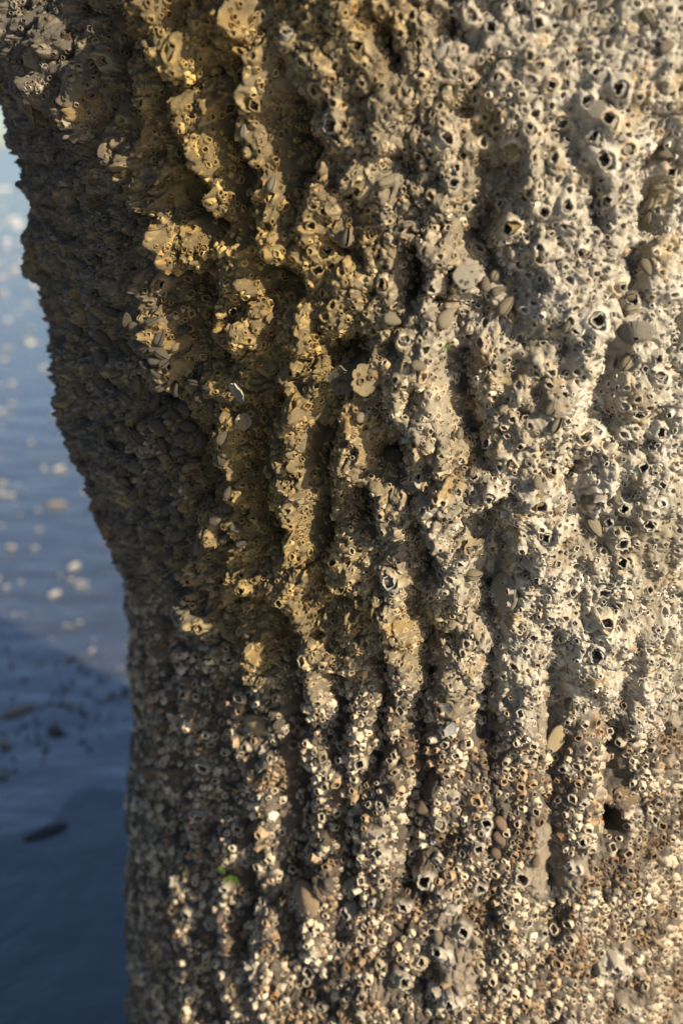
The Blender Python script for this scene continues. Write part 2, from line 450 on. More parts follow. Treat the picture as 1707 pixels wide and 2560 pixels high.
# ------------------------------------------------------------------ barnacles
BIG = [(872,99,35),(1086,107,33),(1028,101,22),(1165,25,30),(1099,351,40),(1143,389,20),(1327,313,24),(1278,359,33),(1527,381,42),(1505,335,36),
 (1587,357,32),(1544,282,36),(1574,206,36),(1522,181,35),(1346,47,33),(1415,299,28),(1387,206,28),(1354,156,20),(1280,554,36),(1253,505,22),
 (1554,480,34),(1365,513,26),(1527,502,18),(1182,639,26),(902,587,26),(940,708,26),(1023,653,26),(880,455,30),(1623,760,34),(1502,795,40),
 (1453,809,24),(1001,839,26),(1571,719,28),(1121,461,24),(1483,239,26),(1242,186,24),(877,41,22),(798,277,34),(804,343,32),(598,217,28),
 (502,250,28),(387,126,26),(417,88,26),(324,225,18),(197,145,22),(200,74,22),(222,414,20),(757,680,34),(779,631,26),(362,702,24),(716,483,24),
 (757,200,26),(466,282,20),(206,483,18),(642,263,20),(680,71,28),(395,905,24),(373,960,18),(729,982,16),(669,987,28),(554,1250,20),
 (664,1223,22),(661,1294,26),(653,1174,20),(595,1453,22),(686,1486,22),(724,1470,22),(817,1409,28),(455,1442,20),(494,1546,22),(477,1590,20),
 (1225,1119,28),(1478,1110,32),(1510,1100,26),(1508,1058,30),(1544,1127,28),(1527,1259,36),(1508,1294,30),(1352,1261,32),(1401,1256,28),
 (1242,1286,28),(1264,1305,24),(1579,1379,34),(1585,1431,30),(1648,1319,30),(1593,1289,28),(1385,1187,26),(965,1448,36),(1533,1503,30),
 (1530,1568,30),(1379,1588,26),(1338,1610,28),(1508,1645,36),(1670,897,32),(1683,949,30),(1626,1045,26),(1587,1025,20),(1557,1327,24),
 (1379,1349,24),(1354,1448,22),(1171,1042,24),(1225,1239,24),(1182,1212,20),(622,1908,20),(781,1760,22),(463,1936,30),(496,1804,28),(875,1941,24),
 (781,1955,18),(940,2172,26),(765,2402,24),(727,2490,26),(611,2435,24),(452,2062,26),(414,2221,28),(842,2336,28),(1236,1733,26),(1050,2248,36),
 (1305,2229,32),(1154,2386,30),(929,2098,28),(935,2166,26),(1088,2106,28),(1214,2103,28),(1121,2035,24),(1099,2435,30),(1033,2457,28),(987,2501,30),
 (1088,2528,30),(1130,2533,30),(1124,2314,30),(1193,2155,26),(1198,2270,24),(1472,2133,24),(1450,2210,24),(1072,2386,26),(1086,2205,22),
 (1308,2429,22),(995,2309,26),(1560,2446,30),(1527,2468,26),(1582,2479,28),(436,2300,28),(470,2340,26),(840,2280,26),(560,2190,20),(530,2240,22),
 (700,1640,18),(1290,1690,20),(1440,1500,22),(1600,1560,26),(1650,1500,24),(1640,1180,26),(1690,1090,26),(1460,620,22),(1180,240,20),(960,300,18)]
big = []                                   # (s, z, r, kind)
bp = np.array(BIG, float); bph, bz, bm = hit(bp[:, 0], bp[:, 1], .018)
for (x, y, r), p, z, m in zip(BIG, bph, bz, bm): big.append((p * RM, z, r * m * .84, 1))
occ = {}
CELL = .012
def occ_ok(s, z, r, k):
    ci, cj = int(s // CELL), int(z // CELL)
    for a in (-1, 0, 1):
        for b in (-1, 0, 1):
            for (s2, z2, r2) in occ.get((ci + a, cj + b), ()):
                if (s - s2) ** 2 + (z - z2) ** 2 < (k * (r + r2)) ** 2: return False
    return True
def occ_add(s, z, r): occ.setdefault((int(s // CELL), int(z // CELL)), []).append((s, z, r))
for s, z, r, k in big: occ_add(s, z, r)
def grid_at(A, s, z):
    i = np.clip(np.searchsorted(Z1, z), 0, NR - 1); j = np.clip(np.searchsorted(S1, s), 0, NC - 1); return A[i, j]
ROOM = [(1587,830,40),(1256,1478,44),(770,2240,40),(648,1812,34),(1387,1843,30),(1566,1990,30),(1489,274,22),(980,1138,22),(1058,2018,20),(1165,690,28),
        (916,945,34),(862,948,30),(612,975,28),(636,1045,20),(90,268,30),(1118,1760,16),(1128,1815,20),(1187,1362,22),(1387,1061,22),(1374,1017,20),(1341,1206,16),
        (1478,1250,28),(1483,1316,26),(1110,795,28),(965,458,20),(979,798,20),(866,587,24),(1182,1437,24),(1427,1757,22),(1231,1785,20),(1097,2342,18),(1568,897,26),
        (1236,688,18),(1211,710,18),(1245,727,18),(1261,762,24),(1582,740,22),(1579,776,20),(1648,474,18),(1620,505,16),(1253,2057,18),(1250,2095,18),(1242,2133,16),(1256,2161,14)]
for x, y, r in ROOM:
    for k in range(1 + int(r / 6)):
        for a in range(max(1, 5 * k)):
            q = k * 6.0; an = a / max(1, 5 * k) * 6.283
            ph_, z_, m_ = hit(np.array([x + q * math.cos(an)]), np.array([y + q * math.sin(an)]), .016)
            occ_add(float(ph_[0] * RM), float(z_[0]), .0022)
# fill up to 300 large ones
SMIN, SMAX = S1[0], S1[-1]
tries = 0
while len(big) < 295 and tries < 60000:
    tries += 1
    s = RNG.uniform(-.09, .50); z = RNG.uniform(.42, 1.38)
    lo = grid_at(low, s, z)
    r = RNG.uniform(.0036, .0052) if lo < .5 else RNG.uniform(.0038, .0056)
    if s > .28 and RNG.random() < .5: continue
    if grid_at(groove, s, z) > .008 or not occ_ok(s, z, r, 1.0): continue
    big.append((s, z, r, 0)); occ_add(s, z, r)
# small ones: stamped into the crust (upper zone) or meshes of the joined crust (lower zone)
stamps = [(s, z, r * 1.12, 2) for s, z, r, k in big]
smalls = []
mg = .004
def scatter(nt, rlo, rhi, kk, pw):
    ss = RNG.uniform(SMIN + mg, SMAX - mg, nt); zz = RNG.uniform(Z1[0] + mg, Z1[-1] - mg, nt)
    rr = rlo + (rhi - rlo) * RNG.random(nt) ** pw
    LO = grid_at(low, ss, zz); MU = grid_at(mudmask, ss, zz); u = RNG.random(nt); u2 = RNG.random(nt); u3 = RNG.random(nt)
    for s, z, r, lo, mu, a, b, c in zip(ss, zz, rr, LO, MU, u, u2, u3):
        islow = lo > a
        if islow:
            r = r * 1.42
            if r < .0021 and b < .6: continue
        if not islow and mu > .5 and b < .6 * mu: continue
        if not occ_ok(s, z, r, kk): continue
        occ_add(s, z, r)
        if not islow and (s < -.14 or grid_at(steep, s, z) > .5): smalls.append((s, z, r)); continue
        if islow: smalls.append((s, z, r))
        else:
            t = 0 if c < .50 else (1 if c < .66 else 3)      # open crater, closed with a slit, or a free-standing small shell
            if t == 3: smalls.append((s, z, r))
            else: stamps.append((s, z, r, t))
scatter(21000, .0027, .0040, .80, 1.6)
scatter(90000, .0018, .0028, .79, 1.1)
scatter(105000, .0011, .0018, .77, 1.0)
stamps.sort(key=lambda q: -q[2])

def stamp(s0, z0, r, kind):
    global H
    R = r * 1.25
    c0, c1 = np.searchsorted(S1, [s0 - R, s0 + R]); r0, r1 = np.searchsorted(Z1, [z0 - R, z0 + R])
    if c1 - c0 < 2 or r1 - r0 < 2: return
    dx = S1[None, c0:c1] - s0; dz = Z1[r0:r1, None] - z0
    ang = np.arctan2(dz, dx); p1, p2, p3 = RNG.random(3) * 6.28
    el = 1 + .14 * np.cos(2 * ang + p1) + .09 * np.cos(3 * ang + p2) + .05 * np.cos(5 * ang + p3)
    q = np.hypot(dx, dz) / r * el
    hc = H[r0:r1, c0:c1]; ci, cj = (r1 - r0) // 2, (c1 - c0) // 2
    b = .55 * HM[r0 + ci, c0 + cj] + .45 * hc[ci, cj] + .5 * (HM[r0:r1, c0:c1] - HM[r0 + ci, c0 + cj])
    hole = RNG.uniform(.46, .64) if kind != 2 else .55
    ht = r * (RNG.uniform(.45, .8) if kind != 2 else .52)
    top = b + ht * np.clip((1.05 - q) / (1.05 - hole), 0, 1) ** .8
    if kind in (0, 2):
        depth = r * (RNG.uniform(1.0, 1.7) if kind == 0 else 1.4)
        ins = b + ht - (ht + depth) * sstep(hole * 1.02, hole * .55, q)
        new = np.where(q < hole, ins, np.maximum(hc, top))
    else:
        rim = b + ht * .72
        sl = np.abs(dx * math.sin(p1) + dz * math.cos(p1)) / r
        ins = rim - .28 * r * np.exp(-((q - hole * .9) / .10) ** 2) - .30 * r * np.exp(-(sl / .10) ** 2) * (q < hole * .85)
        new = np.where(q < hole, ins, np.maximum(hc, top))
    H[r0:r1, c0:c1] = np.where(q < 1.05, new, hc)
    fc = film[r0 + ci, c0 + cj]; v = RNG.uniform(.78, 1.2)
    mu = mudmask[r0 + ci, c0 + cj]
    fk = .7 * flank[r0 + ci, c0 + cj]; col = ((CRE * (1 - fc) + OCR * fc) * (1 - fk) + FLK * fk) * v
    if RNG.random() < .18: col = col * np.array((1.0, .86, .66))
    k = np.where(q < hole, .35, sstep(1.05, .6, q)) * (.95 - .6 * mu)
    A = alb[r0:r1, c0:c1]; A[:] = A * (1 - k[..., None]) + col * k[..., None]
for st in stamps: stamp(*st)

# crust sheet
sag = np.clip(ridge, 0, .03) * (1 - low) * .45
PHI = SG / RM
P = surf(PHI, ZG - sag, Rb(ZG) + H)
# fine silt in the colour
gr = fbm(SG * 160, ZG * 160, 2, 71)
alb *= (1 + .16 * gr)[..., None]
idx = np.arange(NR * NC).reshape(NR, NC)
F = np.stack([idx[:-1, :-1], idx[1:, :-1], idx[1:, 1:], idx[:-1, 1:]], -1).reshape(-1, 4)
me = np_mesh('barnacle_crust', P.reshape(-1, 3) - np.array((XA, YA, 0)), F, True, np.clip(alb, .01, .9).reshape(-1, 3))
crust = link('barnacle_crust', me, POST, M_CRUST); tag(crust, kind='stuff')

# outward directions on a softened relief
def soften(A, k):
    for ax in (0, 1):
        c = np.cumsum(np.pad(A, [(k + 1, k) if a == ax else (0, 0) for a in range(2)], 'edge'), axis=ax)
        A = (np.take(c, range(2 * k + 1, c.shape[ax]), ax) - np.take(c, range(0, c.shape[ax] - 2 * k - 1), ax)) / (2 * k + 1)
    return A
HS = soften(HM, 6)
dHs = np.gradient(HS, axis=1) / np.gradient(S1)[None, :]; dHz = np.gradient(HS, axis=0) / np.gradient(Z1)[:, None]
def frame_at(s, z, lift=0.0, A=None):
    i = min(max(np.searchsorted(Z1, z), 1), NR - 2); j = min(max(np.searchsorted(S1, s), 1), NC - 2)
    phi = s / RM
    nr = np.array((-math.sin(phi), -math.cos(phi), 0)); ts = np.array((-math.cos(phi), math.sin(phi), 0)); up = np.array((0, 0, 1.0))
    nv = nr - np.clip(dHs[i, j], -1.2, 1.2) * ts - np.clip(dHz[i, j], -1.2, 1.2) * up
    nv /= np.linalg.norm(nv)
    h = (HS if A is None else A)[i, j]
    p = np.array((XA, YA, 0)) + nr * (Rb(z) + h + lift); p[2] = z - sag[i, j]
    return p, nv

def basis(nv, roll, tilt=0.0):
    nv = Vector(nv)
    if tilt:
        ax = nv.orthogonal().normalized(); ax.rotate(Matrix.Rotation(random.random() * 6.28, 3, nv)); nv.rotate(Matrix.Rotation(tilt, 3, ax))
    x = Vector((0, 0, 1)).cross(nv)
    x = x.normalized() if x.length > .1 else Vector((1, 0, 0)).cross(nv).normalized()
    y = nv.cross(x)
    m = Matrix((x, y, nv)).transposed()
    return m @ Matrix.Rotation(roll, 3, 'Z')

# ---- large barnacle meshes
def barnacle_template(seed, nseg=22, hole=.46, height=.8, rag=1.0):
    r = np.random.default_rng(seed)
    a = np.arange(nseg) / nseg * 2 * math.pi
    p = r.random(6) * 6.28
    base = 1 + .12 * np.cos(2 * a + p[0]) + .08 * np.cos(3 * a + p[1]) + .05 * np.cos(6 * a + p[2]) + .05 * rag * r.normal(size=nseg)
    opn = hole * (1 + .16 * np.cos(2 * a + p[3]) + .13 * np.cos(4 * a + p[4]) + .05 * rag * r.normal(size=nseg))
    jag = .05 * rag * r.normal(size=nseg) + .06 * np.cos(6 * a + p[5])
    rib = .03 * np.cos(np.arange(nseg) * math.pi)
    ringdef = [(1.10, -.35), (1.0, .02), (.86, .34), (.70, .62), (.58, .80), (.50, .86)]
    V = []
    for i, (rr, zz) in enumerate(ringdef):
        t = i / (len(ringdef) - 1)
        rad = (1 - t) * base * rr + t * opn * 1.18 + rib * (1 - abs(2 * t - 1)) + .022 * rag * r.normal(size=nseg)
        zz_ = zz * height / .8 + (jag * t)
        V.append(np.stack([np.cos(a) * rad, np.sin(a) * rad, zz_ + np.zeros(nseg)], -1))
    for f, dz in ((.96, -.04), (.92, -.40), (.86, -.85), (.4, -1.0)):
        V.append(np.stack([np.cos(a) * opn * f, np.sin(a) * opn * f, .86 * height / .8 + jag + dz * height], -1))
    V = np.concatenate(V); n = len(V) // nseg
    F = [(i * nseg + j, i * nseg + (j + 1) % nseg, (i + 1) * nseg + (j + 1) % nseg, (i + 1) * nseg + j) for i in range(n - 1) for j in range(nseg)]
    return V, np.array(F), np.repeat(np.arange(n), nseg), opn

def shell_color(V, ring, c, rim, inner, seed):
    r = np.random.default_rng(seed)
    col = np.tile(np.array(c), (len(V), 1)) * (1 + .10 * r.normal(size=(len(V), 1)))
    col[ring >= 4] = rim; col[ring >= 7] = inner
    return np.clip(col, .02, .85)

BM = {}
for zone, c, rim, inner in (('u', (.42, .39, .325), (.60, .56, .48), (.16, .135, .10)), ('f', (.29, .215, .10), (.42, .315, .15), (.10, .08, .045)),
                            ('l', (.46, .41, .33), (.62, .57, .48), (.13, .105, .08)), ('w', (.80, .80, .80), (1.0, 1.0, 1.0), (.34, .32, .30))):
    for v in range(5):
        V, F, ring, opn = barnacle_template(100 + v * 7, hole=(.56, .50, .60, .53, .45)[v], height=(.75, .9, .6, .8, 1.0)[v] * (1.1 if zone in 'lw' else .85), rag=.35 if zone == 'w' else 1.0)
        BM[zone, v] = np_mesh('barnacle', V, F, True, shell_color(V, ring, c, rim, inner, v)); BM[zone, v].materials.append(M_CRUST)
# closing plates of a shut barnacle: two tilted halves with a slit between
def operculum_mesh():
    V = []; F = []
    for sgn in (-1, 1):
        b = len(V)
        for k in range(9):
            t = k / 8 * math.pi
            V.append((math.cos(t) * .44, sgn * (.03 + math.sin(t) * .36), .40 + .1 * math.cos(t)))
        for k in range(9):
            t = k / 8 * math.pi
            V.append((math.cos(t) * .34, sgn * .025, .60))
        for k in range(8): F.append((b + k, b + k + 1, b + 10 + k, b + 9 + k))
    me = np_mesh('operculum', V, F, True, np.tile((.36, .32, .25), (len(V), 1))); me.materials.append(M_CRUST); return me
OPM = operculum_mesh()
for i, (s, z, r, k) in enumerate(big):
    lo = grid_at(low, s, z); fi = grid_at(film, s, z)
    zone = 'l' if lo > .5 else ('f' if fi > RNG.random() else 'u')
    p, nv = frame_at(s, z, -.0008)
    o = link('barnacle', BM[zone, int(RNG.integers(5))], POST)
    m = basis(nv, random.random() * 6.28, random.uniform(0, .35)).to_4x4()
    hgt = random.uniform(.85, 1.25)
    o.matrix_local = Matrix.Translation(Vector(p) - Vector((XA, YA, 0))) @ m @ Matrix.Diagonal((r, r, r * hgt, 1))
    if i % 7 == 3:
        q = link('operculum', OPM, o)

# ---- small barnacles: one part, instances of the shell shapes on points
# extra ones on the steep sides of the ridges
ne = 150000
es = RNG.uniform(SMIN + mg, SMAX - mg, ne); ez = RNG.uniform(Z1[0] + mg, Z1[-1] - mg, ne); er = .0013 + .0020 * RNG.random(ne) ** 1.6
smalls = [q for q in smalls if grid_at(low, q[0], q[1]) < .5 or grid_at(_rg, q[0], q[1]) > .0025 or RNG.random() < (.62 if q[0] > -.1 else .9)]
silt = sstep(.22, .42, fbm(SG * 17 + 4, ZG * 10, 3, 131)) * low * (.4 + .6 * right)
smalls = [q for q in smalls if grid_at(silt, q[0], q[1]) < RNG.random() + .12]
smalls = [q for q in smalls if grid_at(groove, q[0], q[1]) < .022]
HS3 = soften(H, 3)                          # the relief with its stamped shells: where it is steep the chart is too thinly settled
ex = np.sqrt(1 + (np.gradient(HS3, axis=1) / np.gradient(S1)[None, :]) ** 2 + (np.gradient(HS3, axis=0) / np.gradient(Z1)[:, None]) ** 2) - 1
keep = RNG.random(ne) < np.clip(grid_at(ex, es, ez) - .12, 0, 1.6) * .62 * (1 - .5 * grid_at(right, es, ez)) * (1 - .8 * grid_at(low, es, ez))
for q in np.nonzero(keep)[0]:
    if occ_ok(es[q], ez[q], er[q], .2): smalls.append((es[q], ez[q], er[q]))
sm = np.array(smalls); ns_ = len(sm)
si = np.clip(np.searchsorted(Z1, sm[:, 1]), 1, NR - 2); sj = np.clip(np.searchsorted(S1, sm[:, 0]), 1, NC - 2)
sphi = sm[:, 0] / RM; one = np.ones(ns_); zero = np.zeros(ns_)
nrm = np.stack([-np.sin(sphi), -np.cos(sphi), zero], -1); tsv = np.stack([-np.cos(sphi), np.sin(sphi), zero], -1)
nv = nrm - np.clip(dHs[si, sj], -1.6, 1.6)[:, None] * tsv - np.clip(dHz[si, sj], -1.4, 1.4)[:, None] * np.array((0, 0, 1.0))
nv += RNG.normal(size=(ns_, 3)) * .11
nv /= np.linalg.norm(nv, axis=1)[:, None]
sp = surf(sphi, sm[:, 1] - sag[si, sj], Rb(sm[:, 1]) + HS[si, sj] * .45 + HS3[si, sj] * .55 - .0003) - np.array((XA, YA, 0))
# euler angles that take +Z to nv, with a free spin first
th = np.arccos(np.clip(nv[:, 2], -1, 1)); az = np.arctan2(nv[:, 1], nv[:, 0]); spin = RNG.random(ns_) * 6.2832
# R = Rz(az) Ry(th) Rz(spin) -> matrix -> XYZ euler
ca, sa, ct, st, cp, sp_ = np.cos(az), np.sin(az), np.cos(th), np.sin(th), np.cos(spin), np.sin(spin)
r00 = ca * ct * cp - sa * sp_; r10 = sa * ct * cp + ca * sp_; r20 = -st * cp; r21 = st * sp_; r22 = ct
eul = np.stack([np.arctan2(r21, r22), -np.arcsin(np.clip(r20, -1, 1)), np.arctan2(r10, r00)], -1)
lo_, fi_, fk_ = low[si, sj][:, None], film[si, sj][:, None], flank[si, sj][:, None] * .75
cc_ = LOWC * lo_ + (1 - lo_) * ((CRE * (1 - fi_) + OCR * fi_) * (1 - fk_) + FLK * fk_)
pt_ = fbm(sm[:, 0] * 28, sm[:, 1] * 22, 3, 201)
cc_ = cc_ * (RNG.uniform(.6, 1.2, ns_) * np.clip(1 + .55 * pt_, .5, 1.25))[:, None]
st_ = (pt_ < -.28)[:, None] & (lo_ > .5)
cc_ = np.where(st_, cc_ * np.array((.85, .72, .60)), cc_)
rd = RNG.random(ns_) < .12; cc_[rd] *= np.array((.80, .66, .55))
pm = bpy.data.meshes.new('small_barnacle_cover')
pm.vertices.add(ns_); pm.vertices.foreach_set('co', sp.astype(np.float32).ravel())
def pattr(name, typ, fld, arr):
    a_ = pm.attributes.new(name, typ, 'POINT'); a_.data.foreach_set(fld, np.ascontiguousarray(arr).ravel())
pattr('rot', 'FLOAT_VECTOR', 'vector', eul.astype(np.float32))
scl = np.stack([sm[:, 2], sm[:, 2], sm[:, 2] * RNG.uniform(.7, 1.15, ns_)], -1)
pattr('scl', 'FLOAT_VECTOR', 'vector', scl.astype(np.float32))
pattr('which', 'INT', 'value', RNG.integers(0, 5, ns_).astype(np.int32))
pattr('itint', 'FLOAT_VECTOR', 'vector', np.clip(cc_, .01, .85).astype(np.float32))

def small_material():
    n = NT('small barnacle shell')
    at = n.n('Attribute', attribute_name='tint'); ai = n.n('Attribute', attribute_name='itint', attribute_type='INSTANCER')
    k = n.mapr(n.noise(2.2, 3), .3, .7, .7, 1.25)
    cc = n.n('CombineColor'); [n.l(k, cc.inputs[i]) for i in range(3)]
    c = n.mixc(1.0, at.outputs['Color'], ai.outputs['Vector'], 'MULTIPLY')
    n.set(Base_Color=n.mixc(1.0, c, cc.outputs[0], 'MULTIPLY'), Roughness=.75)
    n.p.inputs['Specular IOR Level'].default_value = .4
    return n.m
M_SMALL = small_material()
# the pieces are five of the large barnacles of the post, seen through Object Info
cover = link('small_barnacle_cover', pm, POST); tag(cover, kind='stuff')
g = bpy.data.node_groups.new('barnacle scatter', 'GeometryNodeTree')
g.interface.new_socket('Geometry', in_out='INPUT', socket_type='NodeSocketGeometry'); g.interface.new_socket('Geometry', in_out='OUTPUT', socket_type='NodeSocketGeometry')
gi = g.nodes.new('NodeGroupInput'); go = g.nodes.new('NodeGroupOutput')
jn = g.nodes.new('GeometryNodeJoinGeometry')
srcs = []
for v in range(5):
    # a small white-shelled barnacle of the lower zone serves as the pattern of each shape
    s_, z_, r_ = float(RNG.uniform(.05, .25)), float(RNG.uniform(.60, .80)), .003
    p_, n_ = frame_at(s_, z_, -.0005)
    so = link('barnacle', BM['w', v], POST)
    so.matrix_local = Matrix.Translation(Vector(p_) - Vector((XA, YA, 0))) @ basis(n_, v).to_4x4() @ Matrix.Scale(r_, 4)
    oi = g.nodes.new('GeometryNodeObjectInfo'); oi.transform_space = 'ORIGINAL'; oi.inputs['Object'].default_value = so; oi.inputs['As Instance'].default_value = True
    srcs.append(oi)
for oi in reversed(srcs): g.links.new(oi.outputs['Geometry'], jn.inputs[0])
def named(nm, dt):
    q = g.nodes.new('GeometryNodeInputNamedAttribute'); q.data_type = dt; q.inputs['Name'].default_value = nm; return q.outputs[0]
ip = g.nodes.new('GeometryNodeInstanceOnPoints'); ip.inputs['Pick Instance'].default_value = True
er_ = g.nodes.new('FunctionNodeEulerToRotation'); g.links.new(named('rot', 'FLOAT_VECTOR'), er_.inputs[0])
g.links.new(gi.outputs[0], ip.inputs['Points']); g.links.new(jn.outputs[0], ip.inputs['Instance'])
g.links.new(named('which', 'INT'), ip.inputs['Instance Index']); g.links.new(er_.outputs[0], ip.inputs['Rotation']); g.links.new(named('scl', 'FLOAT_VECTOR'), ip.inputs['Scale'])
smt = g.nodes.new('GeometryNodeSetMaterial'); smt.inputs['Material'].default_value = M_SMALL
g.links.new(ip.outputs[0], smt.inputs[0]); g.links.new(smt.outputs[0], go.inputs[0])
md = cover.modifiers.new('scatter', 'NODES'); md.node_group = g

# ---- timber of the post itself, all the way round
tph = np.linspace(0, 2 * math.pi, 201)[:-1]; tz = np.concatenate([np.linspace(-.3, 1.9, 170), [1.93, 1.945, 1.95]])
TP, TZ = np.meshgrid(tph, tz)
pw = (TP + math.pi) % (2 * math.pi) - math.pi
inside = (sstep(-63.5 * D2, -60 * D2, pw) * sstep(89 * D2, 86 * D2, pw)) * sstep(.20, .235, TZ) * sstep(1.47, 1.45, TZ)
cx_, cy_ = np.cos(TP) * 3, np.sin(TP) * 3
rough = .010 * pn(np.cos(TP) * 14 + 3, np.sin(TP) * 14 + TZ * 1.5, 5) + .006 * fbm(np.cos(TP) * 24, np.sin(TP) * 24 + TZ * 22, 3, 6)
tr = Rb(TZ) + np.where(inside > .5, -.085, rough - .002)
tr *= np.where(TZ > 1.92, 1 - .05 * (TZ - 1.92) / .03, 1)
tr[-1] *= .55
TPp = surf(TP, TZ, tr) - np.array((XA, YA, 0))
nr_, nc_ = TP.shape; ii = np.arange(nr_ * nc_).reshape(nr_, nc_); ij = np.roll(ii, -1, 1)
F = np.stack([ii[:-1], ii[1:], ij[1:], ij[:-1]], -1).reshape(-1, 4)
V = np.concatenate([TPp.reshape(-1, 3), [[0, 0, 1.955]]])
cap = np.stack([ii[-1], np.full(nc_, nr_ * nc_), ij[-1], ij[-1]], -1)
me = bpy.data.meshes.new('timber')
me.from_pydata([tuple(v) for v in V], [], [tuple(f) for f in F] + [(int(a), int(b), int(c)) for a, b, c, _ in cap])
me.polygons.foreach_set('use_smooth', np.ones(len(me.polygons), bool))
link('timber', me, POST, M_TIMBER)

# ------------------------------------------------------------------ mussels, limpets and other shells held by the crust
def valve_mesh(side):
    """one half of a small mussel: length 2 along x, pointed beak at -x, seam in the plane y = 0"""
    nu, nv_ = 14, 7
    V = []; F = []
    for i in range(nu + 1):
        t = i / nu
        x = -1 + 2 * t
        wz = .62 * (math.sin(math.pi * min(1, t ** .72)) ** .62 if 0 < t < 1 else 0)   # height of the shell outline
        wy = .50 * (math.sin(math.pi * t ** .62) ** .75 if 0 < t < 1 else 0)
        for j in range(nv_ + 1):
            a = math.pi * j / nv_
            ridge_ = 1 + .02 * math.cos(j * math.pi)
            V.append((x, side * (.045 + wy * math.sin(a) ** .8 * ridge_), wz * math.cos(a) + .06 * x * x))
    for i in range(nu):
        for j in range(nv_):
            q = (i * (nv_ + 1) + j, i * (nv_ + 1) + j + 1, (i + 1) * (nv_ + 1) + j + 1, (i + 1) * (nv_ + 1) + j)
            F.append(q if side > 0 else q[::-1])
    me = bpy.data.meshes.new('valve'); me.from_pydata(V, [], F)
    me.polygons.foreach_set('use_smooth', np.ones(len(F), bool)); return me

VM = {}
for key, mat in (('mud', M_MUSSEL), ('dark', M_MUSSEL_D), ('brown', M_MUSSEL_B)):
    for sd in (-1, 1):
        VM[key, sd] = valve_mesh(sd); VM[key, sd].materials.append(mat)

def top_at(s, z, r=.004):
    i0, i1 = np.searchsorted(Z1, [z - r, z + r]); j0, j1 = np.searchsorted(S1, [s - r, s + r])
    return float(np.percentile(H[i0:i1 + 1, j0:j1 + 1], 75))

def on_post(x, y, lift=0.0, rr=.004, off=.014):
    ph, z, m = hit(np.array([float(x)]), np.array([float(y)]), off)
    s = float(ph[0] * RM); z = float(z[0])
    # step to the relief that this pixel really meets
    for _ in range(3):
        ph, zz, m = hit(np.array([float(x)]), np.array([float(y)]), top_at(s, z, rr))
        s, z = float(ph[0] * RM), float(zz[0])
    p, nv = frame_at(s, z, 0)
    p2 = surf(np.array(s / RM), np.array(z), Rb(z) + top_at(s, z, rr) + lift)
    return Vector(p2), nv, float(m[0])

def mussel(x, y, lpx, roll_deg, kind, label, group=None, gape=0.0, edge=None):
    p, nv, m = on_post(x, y)
    o = empty('mussel', p); L = lpx * m * .5
    # the seam faces outward: the shell's z axis lies in the surface, its width points out
    e = random.choice((0, .15, .3, .5, .8, 1.2)) if edge is None else edge
    rot = basis(nv, math.radians(roll_deg)) @ Matrix.Rotation(e, 3, 'X') @ Matrix.Rotation(random.uniform(-.3, .3), 3, 'Y')
    o.matrix_world = Matrix.Translation(p + Vector(nv) * L * .16) @ rot.to_4x4() @ Matrix.Scale(L, 4)
    for sd in (-1, 1):
        v = link('valve', VM[kind, sd], o)
        if gape: v.rotation_euler = (sd * -gape, 0, sd * gape * .3)
    tag(o, label, 'mussel', group)
    return o

# single ones that can be told apart
mussel(1387, 1061, 48, 60, 'mud', 'gaping mussel with both valves parted on the pale crust', gape=.22, edge=.3)
mussel(1374, 1017, 44, 60, 'mud', 'pale closed mussel standing just above the gaping mussel', edge=.9)
mussel(1341, 1206, 40, 82, 'mud', 'narrow cream mussel lying upright alone in a shallow pit', edge=1.3)
mussel(1478, 1250, 62, 62, 'mud', 'large grey mussel in the hollow beside two wide empty barnacles', edge=1.1)
mussel(1483, 1316, 60, -50, 'mud', 'slanting mussel below the large grey mussel in the hollow', edge=.8)
mussel(1110, 795, 62, 55, 'mud', 'big mussel lying diagonally on bare silt below a narrow slot', edge=.9)
mussel(965, 458, 48, 20, 'mud', 'ochre mussel lodged in a dark gap of the yellow crust', edge=.6)
mussel(979, 798, 50, -8, 'mud', 'flat brown mussel lying level on the smooth brown silt', edge=1.3)
mussel(866, 587, 58, 82, 'mud', 'tall thin mussel with an open seam beside smooth silt folds', gape=.12, edge=.1)
mussel(1182, 1437, 56, -10, 'mud', 'wedge shaped mussel jutting from the ridge into a dark notch', edge=.4)
mussel(1427, 1757, 52, 75, 'dark', 'dark mussel wedged upright over the lower barnacle ridges', edge=.8)
mussel(1231, 1785, 46, 70, 'dark', 'dark mussel sunk in the groove beside a tall tube barnacle', edge=.8)
mussel(1097, 2342, 42, -60, 'mud', 'slim oval mussel between white barnacles near the foot of the post', edge=1.2)
mussel(1568, 897, 60, 60, 'mud', 'mussel deep in the shaded pocket of the pale crust', edge=.8)
MG = 'small grey brown mussels wedged in cracks of the sunlit crust'
ML = 'small grey-brown ribbed mussel wedged in a crack of the sunlit crust'
